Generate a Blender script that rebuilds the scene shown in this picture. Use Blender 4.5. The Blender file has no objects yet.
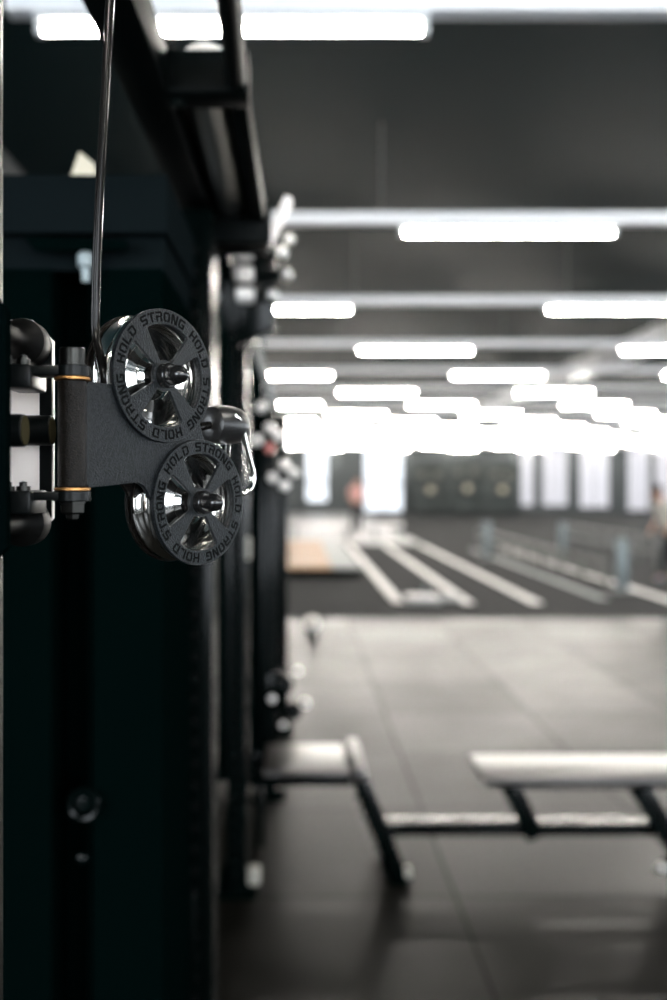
import bpy, bmesh, math, random
from mathutils import Vector, Matrix
random.seed(7)
S = bpy.context.scene
COL = S.collection
PI = math.pi
F = 972.0
def P(px, py, Y):                     # a place at distance Y seen at (px, py) from the standing height of 1.6 m
    return Vector(((px - 295.0) / F * Y, Y, 1.6 - (py - 482.0) / F * Y))

# ------------------------------------------------------------------ materials
def mat(name, col, rough=.5, metal=0., bump=0., bscale=800., var=0., vscale=4., emit=None, estr=0., spec=.5, coat=0.):
    m = bpy.data.materials.new(name); m.use_nodes = True
    nt = m.node_tree; b = nt.nodes['Principled BSDF']
    b.inputs['Base Color'].default_value = (*col, 1)
    b.inputs['Roughness'].default_value = rough
    b.inputs['Metallic'].default_value = metal
    b.inputs['Specular IOR Level'].default_value = spec
    if coat:
        b.inputs['Coat Weight'].default_value = coat; b.inputs['Coat Roughness'].default_value = .15
    tc = nt.nodes.new('ShaderNodeTexCoord')
    if bump:
        n = nt.nodes.new('ShaderNodeTexNoise'); n.inputs['Scale'].default_value = bscale
        n.inputs['Detail'].default_value = 2
        bp = nt.nodes.new('ShaderNodeBump'); bp.inputs['Strength'].default_value = bump
        bp.inputs['Distance'].default_value = .001
        nt.links.new(tc.outputs['Object'], n.inputs['Vector'])
        nt.links.new(n.outputs['Fac'], bp.inputs['Height'])
        nt.links.new(bp.outputs['Normal'], b.inputs['Normal'])
    if var:
        n2 = nt.nodes.new('ShaderNodeTexNoise'); n2.inputs['Scale'].default_value = vscale
        n2.inputs['Detail'].default_value = 3
        mx = nt.nodes.new('ShaderNodeMixRGB')
        mx.inputs[1].default_value = (*[c * (1 - var) for c in col], 1)
        mx.inputs[2].default_value = (*[min(1, c * (1 + var)) for c in col], 1)
        nt.links.new(tc.outputs['Object'], n2.inputs['Vector'])
        nt.links.new(n2.outputs['Fac'], mx.inputs[0])
        nt.links.new(mx.outputs[0], b.inputs['Base Color'])
    if emit:
        b.inputs['Emission Color'].default_value = (*emit, 1)
        b.inputs['Emission Strength'].default_value = estr
    return m

LAMP = 245.0
M = {}
M['black'] = mat('black_gloss_paint', (.0006, .0018, .0017), .20, var=.3, vscale=40, spec=.12)
M['black_matte'] = mat('black_matte_paint', (.0003, .0016, .0015), .9, bump=.1, bscale=700, spec=0)
M['satin'] = mat('black_satin_paint', (.0006, .0016, .0016), .5, var=.2, vscale=50, spec=.05)
M['bolt'] = mat('bright_plated_bolt', (.93, .91, .88), .3, .55, var=.03, vscale=40)
M['tower_beam'] = mat('tower_grey_paint', (.0034, .0052, .0058), .9, bump=.1, bscale=700, spec=0)
M['powder'] = mat('grey_powder_coat', (.0098, .0125, .0140), .42, bump=.8, bscale=600, spec=.22)
M['barrel'] = mat('black_powder_coat', (.0035, .0028, .0022), .36, bump=.9, bscale=900, spec=.14)
M['letter'] = mat('engraved_black', (.0015, .002, .002), .6, spec=.04, var=.2, vscale=300)
M['chrome'] = mat('polished_chrome', (.84, .82, .79), .10, 1., var=.06, vscale=60)
M['steel'] = mat('satin_steel', (.72, .72, .70), .34, 1., bump=.05, bscale=300, var=.1, vscale=20)
M['dark_steel'] = mat('dark_steel', (.030, .030, .028), .36, 1., var=.2, vscale=80)
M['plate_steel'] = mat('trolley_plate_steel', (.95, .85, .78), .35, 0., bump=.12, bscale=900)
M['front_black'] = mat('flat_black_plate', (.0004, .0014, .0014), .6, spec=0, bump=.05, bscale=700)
M['roller'] = mat('black_nylon', (.003, .0030, .0028), .5, spec=.06, bump=.03, bscale=400)
M['pin_near'] = mat('olive_pin_face', (.030, .026, .014), .6, spec=.0, bump=.05, bscale=400)
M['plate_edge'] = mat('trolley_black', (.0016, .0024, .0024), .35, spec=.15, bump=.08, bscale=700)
M['brass'] = mat('bronze_washer', (.40, .20, .065), .38, .8, var=.1, vscale=200)
M['rubber'] = mat('black_rubber', (.010, .010, .010), .33, bump=.15, bscale=260)
M['cable'] = mat('coated_cable', (.006, .0055, .005), .15, var=.2, vscale=300, spec=.16)
M['cap'] = mat('black_dome_nut', (.006, .006, .006), .2, var=.1, vscale=50)
M['vinyl'] = mat('black_vinyl', (.012, .010, .009), .35, var=.15, vscale=30, spec=.85)
M['lamp_white'] = mat('white_enamel', (.62, .66, .68), .45, var=.04, vscale=3)
M['lamp_glow'] = mat('lit_diffuser', (.9, .9, .88), .5, emit=(1, .945, .865), estr=LAMP)
M['trunk'] = mat('pale_metal_trunking', (.80, .82, .85), .4, var=.05, vscale=2)
M['ceil'] = mat('dark_ceiling_paint', (.0030, .0140, .0160), .62, bump=.2, bscale=12, var=.22, vscale=.8, spec=.040)
M['wall'] = mat('charcoal_wall', (.040, .048, .050), .6, bump=.2, bscale=15, var=.15, vscale=1)
M['wall_dark'] = mat('black_wall', (.016, .020, .021), .7, bump=.2, bscale=15, var=.15, vscale=1)
M['wall_back'] = mat('grey_wall', (.10, .11, .115), .7, bump=.2, bscale=15, var=.15, vscale=1)
M['far_floor'] = mat('pale_grey_floor', (.36, .36, .36), .4, var=.12, vscale=.7)
M['turf'] = mat('charcoal_turf', (.030, .031, .031), .95, bump=.5, bscale=120, var=.3, vscale=30, spec=.1)
M['lane'] = mat('white_lane_paint', (.90, .87, .86), .5, var=.05, vscale=5)
M['lane_grey'] = mat('grey_lane_paint', (.30, .32, .32), .5, var=.1, vscale=5)
M['post'] = mat('blue_grey_metal', (.18, .215, .225), .4, .3, var=.08, vscale=6)
M['rail'] = mat('dull_grey_metal', (.16, .165, .16), .45, .3, var=.1, vscale=6)
M['wood'] = mat('pale_plywood', (.40, .235, .115), .5, bump=.05, bscale=60, var=.2, vscale=5)
M['frame'] = mat('window_frame_paint', (.05, .055, .06), .5, var=.05, vscale=4)
M['day'] = mat('daylight_glass', (.05, .05, .05), .3, emit=(.93, .92, 1.0), estr=.80)
M['day_far'] = mat('daylight_glass_white', (.05, .05, .05), .3, emit=(.86, .92, 1.0), estr=1.7)
M['fill_glow'] = mat('added_pane_glow', (.1, .1, .1), .2, emit=(.86, .93, 1.0), estr=16.0)  # added glow for panes out of view, far stronger than the visible windows
M['tube_grey'] = mat('pale_grey_tube', (.42, .44, .43), .35, bump=.03, bscale=300, var=.1, vscale=15)
M['beige'] = mat('beige_card', (.52, .47, .36), .6, var=.08, vscale=30)
M['ball'] = mat('pale_rubber_ball', (.88, .84, .78), .25, bump=.05, bscale=200, var=.05, vscale=20)
M['rack_grey'] = mat('rack_grey_paint', (.045, .055, .053), .6, var=.1, vscale=5)
M['ball_dim'] = mat('dim_rubber_ball', (.14, .14, .12), .4, var=.05, vscale=20)
M['ball_dark'] = mat('dark_rubber_ball', (.03, .03, .03), .4, var=.1, vscale=20)
M['foot'] = mat('pale_rubber_foot', (.34, .33, .29), .5, var=.1, vscale=30)
M['pink_bolt'] = mat('red_anodised_cap', (.62, .22, .20), .3, .8, var=.05, vscale=30)
M['skin'] = mat('skin', (.55, .32, .24), .5, var=.05, vscale=40)
M['hair'] = mat('dark_hair', (.02, .015, .012), .6, var=.2, vscale=90)
M['shirt_pink'] = mat('faded_pink_cloth', (.62, .33, .30), .8, var=.08, vscale=30)
M['shirt_grey'] = mat('pale_grey_cloth', (.50, .49, .46), .8, var=.08, vscale=30)
M['trousers'] = mat('black_cloth', (.012, .013, .016), .85, var=.15, vscale=30)
M['shoe'] = mat('blue_grey_shoe', (.16, .20, .28), .6, var=.1, vscale=30)

def powder_grain(m, scale, lo, hi):
    nt = m.node_tree; b = nt.nodes['Principled BSDF']; L = nt.links.new
    tc = nt.nodes['Texture Coordinate']
    n = nt.nodes.new('ShaderNodeTexNoise'); n.inputs['Scale'].default_value = scale; n.inputs['Detail'].default_value = 1
    rp = nt.nodes.new('ShaderNodeValToRGB'); rp.color_ramp.elements[0].position = .40; rp.color_ramp.elements[1].position = .64
    rp.color_ramp.elements[0].color = (*lo, 1); rp.color_ramp.elements[1].color = (*hi, 1)
    L(tc.outputs['Object'], n.inputs['Vector']); L(n.outputs['Fac'], rp.inputs[0]); L(rp.outputs[0], b.inputs['Base Color'])
powder_grain(M['powder'], 620, (.0012, .0021, .0026), (.0100, .0125, .0145))
powder_grain(M['barrel'], 620, (.0008, .0007, .0006), (.0090, .0068, .0050))
def floor_material():
    m = bpy.data.materials.new('rubber_floor_tiles'); m.use_nodes = True
    nt = m.node_tree; b = nt.nodes['Principled BSDF']; L = nt.links.new
    tc = nt.nodes.new('ShaderNodeTexCoord')
    mp = nt.nodes.new('ShaderNodeMapping'); mp.inputs['Location'].default_value = (.38, .25, 0)
    L(tc.outputs['Object'], mp.inputs['Vector'])
    br = nt.nodes.new('ShaderNodeTexBrick')
    br.offset = 0; br.inputs['Scale'].default_value = 1
    br.inputs['Mortar Size'].default_value = .006
    br.inputs['Brick Width'].default_value = 1; br.inputs['Row Height'].default_value = 1
    br.inputs['Color1'].default_value = (.0032, .0031, .0024, 1)
    br.inputs['Color2'].default_value = (.0044, .0043, .0034, 1)
    br.inputs['Mortar'].default_value = (.002, .002, .002, 1)
    L(mp.outputs['Vector'], br.inputs['Vector'])
    n = nt.nodes.new('ShaderNodeTexNoise'); n.inputs['Scale'].default_value = 2.2; n.inputs['Detail'].default_value = 5
    L(tc.outputs['Object'], n.inputs['Vector'])
    mx = nt.nodes.new('ShaderNodeMixRGB'); mx.blend_type = 'MULTIPLY'; mx.inputs[0].default_value = .6
    rp = nt.nodes.new('ShaderNodeMapRange'); rp.inputs['To Min'].default_value = .55; rp.inputs['To Max'].default_value = 1.35
    L(n.outputs['Fac'], rp.inputs['Value'])
    L(br.outputs['Color'], mx.inputs[1]); L(rp.outputs[0], mx.inputs[2])
    L(mx.outputs[0], b.inputs['Base Color'])
    rr = nt.nodes.new('ShaderNodeMapRange'); rr.inputs['To Min'].default_value = .23; rr.inputs['To Max'].default_value = .37
    L(n.outputs['Fac'], rr.inputs['Value'])
    b2 = nt.nodes.new('ShaderNodeTexBrick'); b2.offset = 0
    for k, v in (('Scale', 1), ('Mortar Size', .006), ('Brick Width', 1), ('Row Height', 1)): b2.inputs[k].default_value = v
    b2.inputs['Color1'].default_value = (0, 0, 0, 1); b2.inputs['Color2'].default_value = (.075, .075, .075, 1); b2.inputs['Mortar'].default_value = (.2, .2, .2, 1)
    L(mp.outputs['Vector'], b2.inputs['Vector'])
    ad = nt.nodes.new('ShaderNodeMath'); ad.operation = 'ADD'
    L(rr.outputs[0], ad.inputs[0]); L(b2.outputs['Color'], ad.inputs[1]); L(ad.outputs[0], b.inputs['Roughness'])
    sp = nt.nodes.new('ShaderNodeMapRange'); sp.inputs['To Min'].default_value = .036; sp.inputs['To Max'].default_value = .012
    L(b2.outputs['Fac'], sp.inputs['Value']); L(sp.outputs[0], b.inputs['Specular IOR Level'])
    n3 = nt.nodes.new('ShaderNodeTexNoise'); n3.inputs['Scale'].default_value = 260
    L(tc.outputs['Object'], n3.inputs['Vector'])
    bp = nt.nodes.new('ShaderNodeBump'); bp.inputs['Strength'].default_value = .12; bp.inputs['Distance'].default_value = .002
    L(n3.outputs['Fac'], bp.inputs['Height']); L(bp.outputs['Normal'], b.inputs['Normal'])
    return m
M['floor'] = floor_material()

# ------------------------------------------------------------------ mesh building
class MB:
    def __init__(self): self.bm = bmesh.new(); self.mi = 0
    def _new(self, v0, f0):
        fs = self.bm.faces[:] if f0 == 0 else list(self.bm.faces)[f0:]
        for f in fs: f.material_index = self.mi
    def box(self, lo, hi, bev=0., mx=None):
        t = bmesh.new()
        bmesh.ops.create_cube(t, size=1)
        lo = Vector(lo); hi = Vector(hi)
        for v in t.verts:
            v.co = Vector([(lo[i] + hi[i]) / 2 + v.co[i] * (hi[i] - lo[i]) for i in range(3)])
        if bev: bmesh.ops.bevel(t, geom=t.edges[:], offset=bev, segments=2, profile=.5, affect='EDGES')
        return self._merge(t, mx)
    def _merge(self, t, mx=None):
        if mx is not None: bmesh.ops.transform(t, matrix=mx, verts=t.verts)
        bmesh.ops.recalc_face_normals(t, faces=t.faces)
        me = bpy.data.meshes.new('tmp'); t.to_mesh(me); t.free()
        n = len(self.bm.faces)
        self.bm.from_mesh(me); bpy.data.meshes.remove(me)
        self.bm.faces.ensure_lookup_table()
        for f in self.bm.faces[n:]: f.material_index = self.mi
        return self
    def hexa(self, pts, bev=0.):       # eight corners: four of one end, four of the other
        t = bmesh.new(); v = [t.verts.new(p) for p in pts]
        for q in ((0,1,2,3),(4,5,6,7),(0,1,5,4),(1,2,6,5),(2,3,7,6),(3,0,4,7)): t.faces.new([v[i] for i in q])
        bmesh.ops.recalc_face_normals(t, faces=t.faces)
        if bev: bmesh.ops.bevel(t, geom=t.edges[:], offset=bev, segments=2, profile=.5, affect='EDGES')
        return self._merge(t)
    def bar(self, p0, p1, w, d, up=(0, 0, 1), bev=0.):   # rectangular bar, w across, d along up
        p0 = Vector(p0); p1 = Vector(p1); a = (p1 - p0).normalized()
        u = Vector(up); s = a.cross(u).normalized(); u = s.cross(a).normalized()
        q = lambda p: [p + s*w/2 + u*d/2, p - s*w/2 + u*d/2, p - s*w/2 - u*d/2, p + s*w/2 - u*d/2]
        return self.hexa(q(p0) + q(p1), bev)
    def lathe(self, prof, p0=(0,0,0), axis=(0,0,1), seg=40):   # prof: (radius, along) pairs
        a = Vector(axis).normalized(); p0 = Vector(p0)
        x = a.orthogonal().normalized(); y = a.cross(x)
        t = bmesh.new(); rings = []
        for r, h in prof:
            if r < 1e-6: rings.append([t.verts.new(p0 + a*h)])
            else: rings.append([t.verts.new(p0 + a*h + x*r*math.cos(2*PI*k/seg) + y*r*math.sin(2*PI*k/seg)) for k in range(seg)])
        for A, B in zip(rings, rings[1:]):
            for k in range(seg):
                j = (k+1) % seg
                if len(A) == 1 and len(B) == 1: continue
                if len(A) == 1: t.faces.new((A[0], B[k], B[j]))
                elif len(B) == 1: t.faces.new((A[k], B[0], A[j]))
                else: t.faces.new((A[k], B[k], B[j], A[j]))
        if len(rings[0]) > 1 and prof[0] != prof[-1]: t.faces.new(list(reversed(rings[0])))
        if len(rings[-1]) > 1 and prof[0] != prof[-1]: t.faces.new(rings[-1])
        if prof[0] == prof[-1] : bmesh.ops.remove_doubles(t, verts=t.verts, dist=1e-7)
        return self._merge(t)
    def cyl(self, p0, p1, r, r1=None, seg=28, ch=0.):
        p0 = Vector(p0); p1 = Vector(p1); h = (p1-p0).length; r1 = r if r1 is None else r1
        pr = [(0,0),(r-ch,0),(r,ch),(r1,h-ch),(r1-ch,h),(0,h)] if ch else [(0,0),(r,0),(r1,h),(0,h)]
        return self.lathe(pr, p0, p1-p0, seg)
    def ball(self, c, r, seg=24, sq=(1,1,1)):
        t = bmesh.new(); bmesh.ops.create_uvsphere(t, u_segments=seg, v_segments=seg//2, radius=r)
        return self._merge(t, Matrix.Translation(Vector(c)) @ Matrix.Diagonal((*sq, 1)))
    def prism(self, poly, z0, z1, mx=None, bev=0.):
        t = bmesh.new(); b = [t.verts.new((x, y, z0)) for x, y in poly]; c = [t.verts.new((x, y, z1)) for x, y in poly]
        n = len(poly); t.faces.new(b); t.faces.new(c)
        for i in range(n): t.faces.new((b[i], b[(i+1)%n], c[(i+1)%n], c[i]))
        bmesh.ops.recalc_face_normals(t, faces=t.faces)
        if bev:
            es = [e for e in t.edges if abs(e.verts[0].co.z - e.verts[1].co.z) < 1e-6]
            bmesh.ops.bevel(t, geom=es, offset=bev, segments=2, profile=.5, affect='EDGES')
        return self._merge(t, mx)
    def tube(self, pts, r, seg=14, closed=False):
        pts = [Vector(p) for p in pts]; n = len(pts); t = bmesh.new(); rings = []
        ref = None
        for i, p in enumerate(pts):
            if closed: d = pts[(i+1)%n] - pts[i-1]
            else: d = pts[min(i+1, n-1)] - pts[max(i-1, 0)]
            d.normalize()
            if ref is None: ref = d.orthogonal().normalized()
            ref = (ref - d*ref.dot(d)).normalized(); y = d.cross(ref)
            rings.append([t.verts.new(p + ref*r*math.cos(2*PI*k/seg) + y*r*math.sin(2*PI*k/seg)) for k in range(seg)])
        for i in range(n if closed else n-1):
            A, B = rings[i], rings[(i+1)%n]
            for k in range(seg): t.faces.new((A[k], A[(k+1)%seg], B[(k+1)%seg], B[k]))
        if not closed: t.faces.new(list(reversed(rings[0]))); t.faces.new(rings[-1])
        return self._merge(t)
    def build(self, name, m, parent=None, smooth=35, mods=None):
        me = bpy.data.meshes.new(name); self.bm.to_mesh(me); self.bm.free()
        return link_mesh(name, me, m, parent, smooth)

ROOTM = {}
def link_mesh(name, me, m, parent=None, smooth=35):
    for x in (m if isinstance(m, (list, tuple)) else [m]): me.materials.append(x)
    o = bpy.data.objects.new(name, me); COL.objects.link(o)
    if smooth:
        for p in me.polygons: p.use_smooth = True
        try: me.set_sharp_from_angle(angle=math.radians(smooth))
        except Exception: pass
    if parent is not None:
        o.parent = parent
        if parent.name in ROOTM: me.transform(ROOTM[parent.name].inverted()); ROOTM[name_of(o)] = ROOTM[parent.name]
    return o
def name_of(o): return o.name
def tag(o, label=None, cat=None, group=None, kind=None):
    if label: o['label'] = label
    if cat: o['category'] = cat
    if group: o['group'] = group
    if kind: o['kind'] = kind
    return o
def thing(name, label, cat, loc, rot=None, group=None, local=False):   # local: children are built in the thing's own axes
    o = bpy.data.objects.new(name, None); COL.objects.link(o)
    o.location = loc; o.empty_display_size = .05
    mx = Matrix.Translation(Vector(loc))
    if rot is not None: o.rotation_euler = rot; mx = mx @ rot.to_matrix().to_4x4()
    if not local: ROOTM[o.name] = mx
    return tag(o, label, cat, group)
def struct(o): return tag(o, kind='structure')
def copy_tree(o, parent=None):
    c = o.copy(); COL.objects.link(c)
    if parent is not None: c.parent = parent
    for ch in [x for x in o.children]: copy_tree(ch, c)
    return c
def arc(c, r, a0, a1, n):
    return [(c[0] + r*math.cos(math.radians(a0+(a1-a0)*i/n)), c[1] + r*math.sin(math.radians(a0+(a1-a0)*i/n))) for i in range(n+1)]
def flat_shape(splines, z0, z1, bev):  # an outline with holes, given thickness and softened edges
    cu = bpy.data.curves.new('tmp', 'CURVE'); cu.dimensions = '2D'; cu.fill_mode = 'BOTH'
    for pts in splines:
        s = cu.splines.new('POLY'); s.points.add(len(pts)-1); s.use_cyclic_u = True
        for q, (x, y) in zip(s.points, pts): q.co = (x, y, 0, 1)
    cu.extrude = (z1-z0)/2 - bev; cu.bevel_depth = bev; cu.bevel_resolution = 1; cu.offset = -bev
    o = bpy.data.objects.new('tmp', cu); COL.objects.link(o)
    dg = bpy.context.evaluated_depsgraph_get(); dg.update()
    me = bpy.data.meshes.new_from_object(o.evaluated_get(dg))
    bpy.data.objects.remove(o); bpy.data.curves.remove(cu)
    me.transform(Matrix.Translation((0, 0, (z0+z1)/2)))
    me.materials.clear()
    return me
def smooth_path(pts, n=8, closed=False):
    pts = [Vector(p) for p in pts]; out = []; N = len(pts)
    rng = range(N) if closed else range(N-1)
    for i in rng:
        g = (lambda k: pts[k % N]) if closed else (lambda k: pts[max(0, min(N-1, k))])
        a, b, c, d = g(i-1), g(i), g(i+1), g(i+2)
        for k in range(n):
            t = k/n
            out.append(.5*((2*b) + (c-a)*t + (2*a-5*b+4*c-d)*t*t + (3*b-a-3*c+d)*t**3))
    if not closed: out.append(pts[-1])
    return out

# ------------------------------------------------------------------ the hall
XL, XR, YB, YF, ZC = -2.2, 20., -5., 50., 4.1
struct(MB().box((-6.2, YB-.2, -.2), (XR+.2, 11.43, 0)).build('floor', M['floor'], smooth=0))
struct(MB().box((XL-.2, 11.43, -.2), (XR+.2, 24.9, .004)).build('floor_turf', M['turf'], smooth=0))
struct(MB().box((XL-.2, 24.9, -.2), (3.3, YF+.2, 0)).build('floor_far', M['far_floor'], smooth=0))
struct(MB().box((3.3, 24.9, -.2), (XR+.2, YF+.2, .002)).build('floor_turf_far', M['turf'], smooth=0))
struct(MB().box((-6.2, YB-.2, ZC), (XR+.2, YF+.2, ZC+.2)).build('ceiling', M['ceil'], smooth=0))
struct(MB().box((XL-.2, 1.2, 0), (XL, YF+.2, ZC)).box((-6.2, 1.2, 0), (XL-.2, 1.4, ZC)).build('wall_left', M['wall_dark'], smooth=0))

wn = [0]
def wall_with_windows(name, m, axis, at, lo, hi, wins, inward, pane_mat, thick=.25, bars=True):
    """axis 'y': the wall stands across Y=at, running in X from lo to hi; axis 'x': across X=at, running in Y."""
    mb = MB()
    def bx(a0, a1, z0, z1, d0, d1, tgt):
        d0, d1 = sorted((at + d0*inward, at + d1*inward))
        if axis == 'y': tgt.box((a0, d0, z0), (a1, d1, z1))
        else: tgt.box((d0, a0, z0), (d1, a1, z1))
    wins = sorted(wins); c = lo
    for a0, a1, z0, z1, *_ in wins:
        if a0 > c: bx(c, a0, 0, ZC, -thick, 0, mb)
        if z0 > 0: bx(a0, a1, 0, z0, -thick, 0, mb)
        if z1 < ZC: bx(a0, a1, z1, ZC, -thick, 0, mb)
        c = a1
    bx(c, hi, 0, ZC, -thick, 0, mb)
    struct(mb.build(name, m, smooth=0))
    for a0, a1, z0, z1, nv, zs, *pm in wins:
        wn[0] += 1
        f = MB(); t = .05
        bx(a0, a0+t, z0, z1, -.16, -.06, f); bx(a1-t, a1, z0, z1, -.16, -.06, f)
        bx(a0+t, a1-t, z0, z0+t, -.16, -.06, f); bx(a0+t, a1-t, z1-t, z1, -.16, -.06, f)
        for k in range(1, nv): x = a0+(a1-a0)*k/nv; bx(x-t/2, x+t/2, z0+t, z1-t, -.155, -.065, f)
        for z in zs: bx(a0+t, a1-t, z-.05, z+.05, -.15, -.07, f)
        fr = struct(f.build('window_%d' % wn[0], M['frame'], smooth=0))  # this name also covers the added glowing panes on the unseen walls
        g = MB(); bx(a0+t/2, a1-t/2, z0+t/2, z1-t/2, -.13, -.11, g)
        g.build('pane', pm[0] if pm else pane_mat, fr, smooth=0)
s50 = YF / F
def fw(p0, p1, y0, y1, nv, zs=(), m='day'):      # a far window from its outline
    return ((p0-295)*s50, (p1-295)*s50, max(0, 1.6-(y1-482)*s50), min(ZC-.05, 1.6-(y0-482)*s50), nv, [1.6-(z-482)*s50 for z in zs], M[m])
wall_with_windows('wall_far', M['wall'], 'y', YF, XL-.2, XR+.2,
    [fw(306, 328, 440, 502, 1, (482,), 'day_far'), fw(364, 403, 440, 512, 2, (484,), 'day_far'),
     fw(521, 534, 438, 506, 1), fw(543, 568, 438, 506, 2), fw(580, 610, 436, 508, 2), fw(628, 650, 434, 511, 2), fw(655, 675, 434, 513, 1)],
    -1, M['day'])
wall_with_windows('wall_left_near', M['wall_back'], 'x', -6., YB, 1.2, [(-4.2, 1.0, .6, 3.4, 4, ())], 1, M['fill_glow'])  # unseen panes, added so the chrome catches brightness from the left
wall_with_windows('wall_back', M['wall_back'], 'y', YB, -6.2, XR+.2,
    [(-5.4, -1.72, .5, 3.4, 3, ()), (1.2, 3.6, .8, 3.4, 2, ()), (5.0, 7.8, .8, 3.4, 2, ()), (9, 11.8, .8, 3.4, 2, ()), (13, 15.8, .8, 3.4, 2, ())], 1, M['fill_glow'])  # unseen panes added behind the camera to light the trolley and chrome
wall_with_windows('wall_right', M['wall_back'], 'x', XR, YB, YF,
    [(y, y+3.0, .8, 3.5, 2, ()) for y in (-3.5, 2, 7.5, 13, 18.5, 24, 29.5, 35, 41)], -1, M['fill_glow'])  # unseen panes added to throw bluish light from the right

# ceiling trunking and lamps: rows three metres apart, lamps staggered from row to row
ZL = 3.335
def lamp_proto():
    r = thing('pendant_tube_lamp', 'x', 'ceiling lamp', (0, 0, ZL))
    MB().hexa([(-.75, -.062, ZL+.012), (-.75, .062, ZL+.012), (-.75, .045, ZL+.050), (-.75, -.045, ZL+.050), (.75, -.062, ZL+.012), (.75, .062, ZL+.012), (.75, .045, ZL+.050), (.75, -.045, ZL+.050)], .003).build('housing', M['lamp_white'], r)
    d = MB()
    pr = [(.0160*math.cos(a), .0160*math.sin(a) - .0045) for a in [math.radians(x) for x in range(0, 360, 24)]]
    d.prism(pr, -.72, .72, Matrix.Translation((0, 0, ZL)) @ Matrix(((0,0,1,0),(1,0,0,0),(0,1,0,0),(0,0,0,1))))
    d.build('diffuser', M['lamp_glow'], r)
    for s in (-1, 1):
        MB().box((min(s*.7205, s*.752), -.026, ZL-.026), (max(s*.7205, s*.752), .026, ZL+.0118), .004).build('end_cap', M['lamp_white'], r)
    return r
ORD = ['nearest', 'second', 'third', 'fourth', 'fifth', 'sixth', 'seventh', 'eighth', 'ninth']
NTH = ['leftmost', 'second from left', 'third from left', 'fourth from left', 'fifth from left', 'sixth from left']
used = []
proto = lamp_proto()
row_y = [3.72 + 3.03*i for i in range(-2, 16)]
for ri, y in enumerate(row_y):
    i = ri - 2
    t = MB().box((-1.1, y-.045, ZL+.052), (XR-.3, y+.045, ZL+.130), .004)
    x = .6
    tr = struct(t.build('trim_%d' % (ri+1), M['trunk'], smooth=0))
    h = MB()
    while x < XR - 1:
        h.cyl((x, y, ZL+.128), (x, y, ZC), .006, seg=8); x += 3.45*(.62 if i < 4 else 1)
    h.build('hanger_rods', M['rail'], tr)
    c = (-.15 if i % 2 == 0 else 1.58) + {0: -.09, 1: -.10, 2: -.03}.get(i, 0)
    k = 0
    while c < min(XR-1, .42*max(y, 4) + 2.6):
        o = proto if not used else copy_tree(proto)
        used.append(o); o.location = (c, y, ZL)
        vis = i >= 0 and (295 + F*(c-.7)/y) < 664
        if i < 0 or not vis:
            o['label'] = 'ceiling tube lamp beyond the edge of the view'; o['group'] = 'ceiling lamps beyond the view'
        elif i < 7:
            w = 'only fully shown lamp' if False else NTH[k] + ' lamp'
            o['label'] = 'glowing white tube lamp, %s in the %s ceiling row' % (NTH[k], ORD[i])
            o['group'] = 'ceiling tube lamps'
        else:
            o['label'] = 'tiny distant tube lamp within the merged glow under the far ceiling'
            o['group'] = 'distant lamps in the merged glow'
        c += 3.45; k += 1
d = MB().box((5.15, 11.5, 3.55), (5.5, 27, 3.85), .02)
for y in range(12, 27, 2): d.box((5.13, y, 3.53), (5.52, y+.05, 3.87))
struct(d.build('trim_30', M['trunk'], smooth=0))

# ------------------------------------------------------------------ swivel pulley head (hero)
A0 = math.radians(51)
from mathutils import Euler
C1 = Vector((-.1133, .84, 1.6917))
RU, RL = .0576, .0565
LC = (.0435, -.1100)                      # centre of the lower wheel, along the plate and up
head = thing('swivel_pulley_head', 'grey swivelling double pulley head with two lettered round covers on a hinge', 'cable pulley', C1, Euler((PI/2, 0, A0)), local=True)
HM = Matrix.Translation(C1) @ Euler((PI/2, 0, A0)).to_matrix().to_4x4()
def W(u, v, w=0): return HM @ Vector((u, v, w))
def du(px, w):                            # how far along the plate the sight line at px crosses the plane w
    b = W(0, 0, w); k = (px-295)/F; t = Vector((math.cos(A0), math.sin(A0)))
    return (k*b.y - b.x) / (t.x - k*t.y)
def vz(py, u, w):
    b = W(u, 0, w); return 1.6 - (py-482)/F*b.y - C1.z
def plate_outline(left, r1, r2):
    v0, v1 = -.0112, -.0965
    a = math.degrees(math.asin(v0/r1))
    pts = [(left+.002, v0), ]
    pts += arc((0, 0), r1, 180 - a, -22, 40)
    # the waist between the wheels on the right
    p1 = Vector(arc((0, 0), r1, -22, -22, 1)[0]); p2 = Vector(arc(LC, r2, 78, 78, 1)[0])
    for q in (.25, .5, .75):
        m_ = p1.lerp(p2, q) + Vector((-.006*math.sin(PI*q), 0)); pts.append((m_.x, m_.y))
    pts += arc(LC, r2, 78, -182, 44)
    pts += [(LC[0]-r2-.003, LC[1]+.006)]
    pts += arc((LC[0]-r2-.021, LC[1]+.0), .018, 15, 80, 8)
    pts += [(left+.003, v1), (left, v1+.003), (left, v0-.003)]
    return pts
def circle(c, r, n=48): return [(c[0]+r*math.cos(2*PI*i/n), c[1]+r*math.sin(2*PI*i/n)) for i in range(n)]
LEFT = du(86, -.003)
me = flat_shape([plate_outline(LEFT, RU*.955, RL*.955), circle((0, 0), RU*.79), circle(LC, RL*.79)], -.0072, -.0022, .0006)
link_mesh('side_plate', me, M['powder'], head)
me = flat_shape([plate_outline(-.062, RU*.93, RL*.93), circle((0, 0), RU*.79), circle(LC, RL*.79)], -.0345, -.0305, .0006)
link_mesh('side_plate', me, M['barrel'], head)

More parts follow.
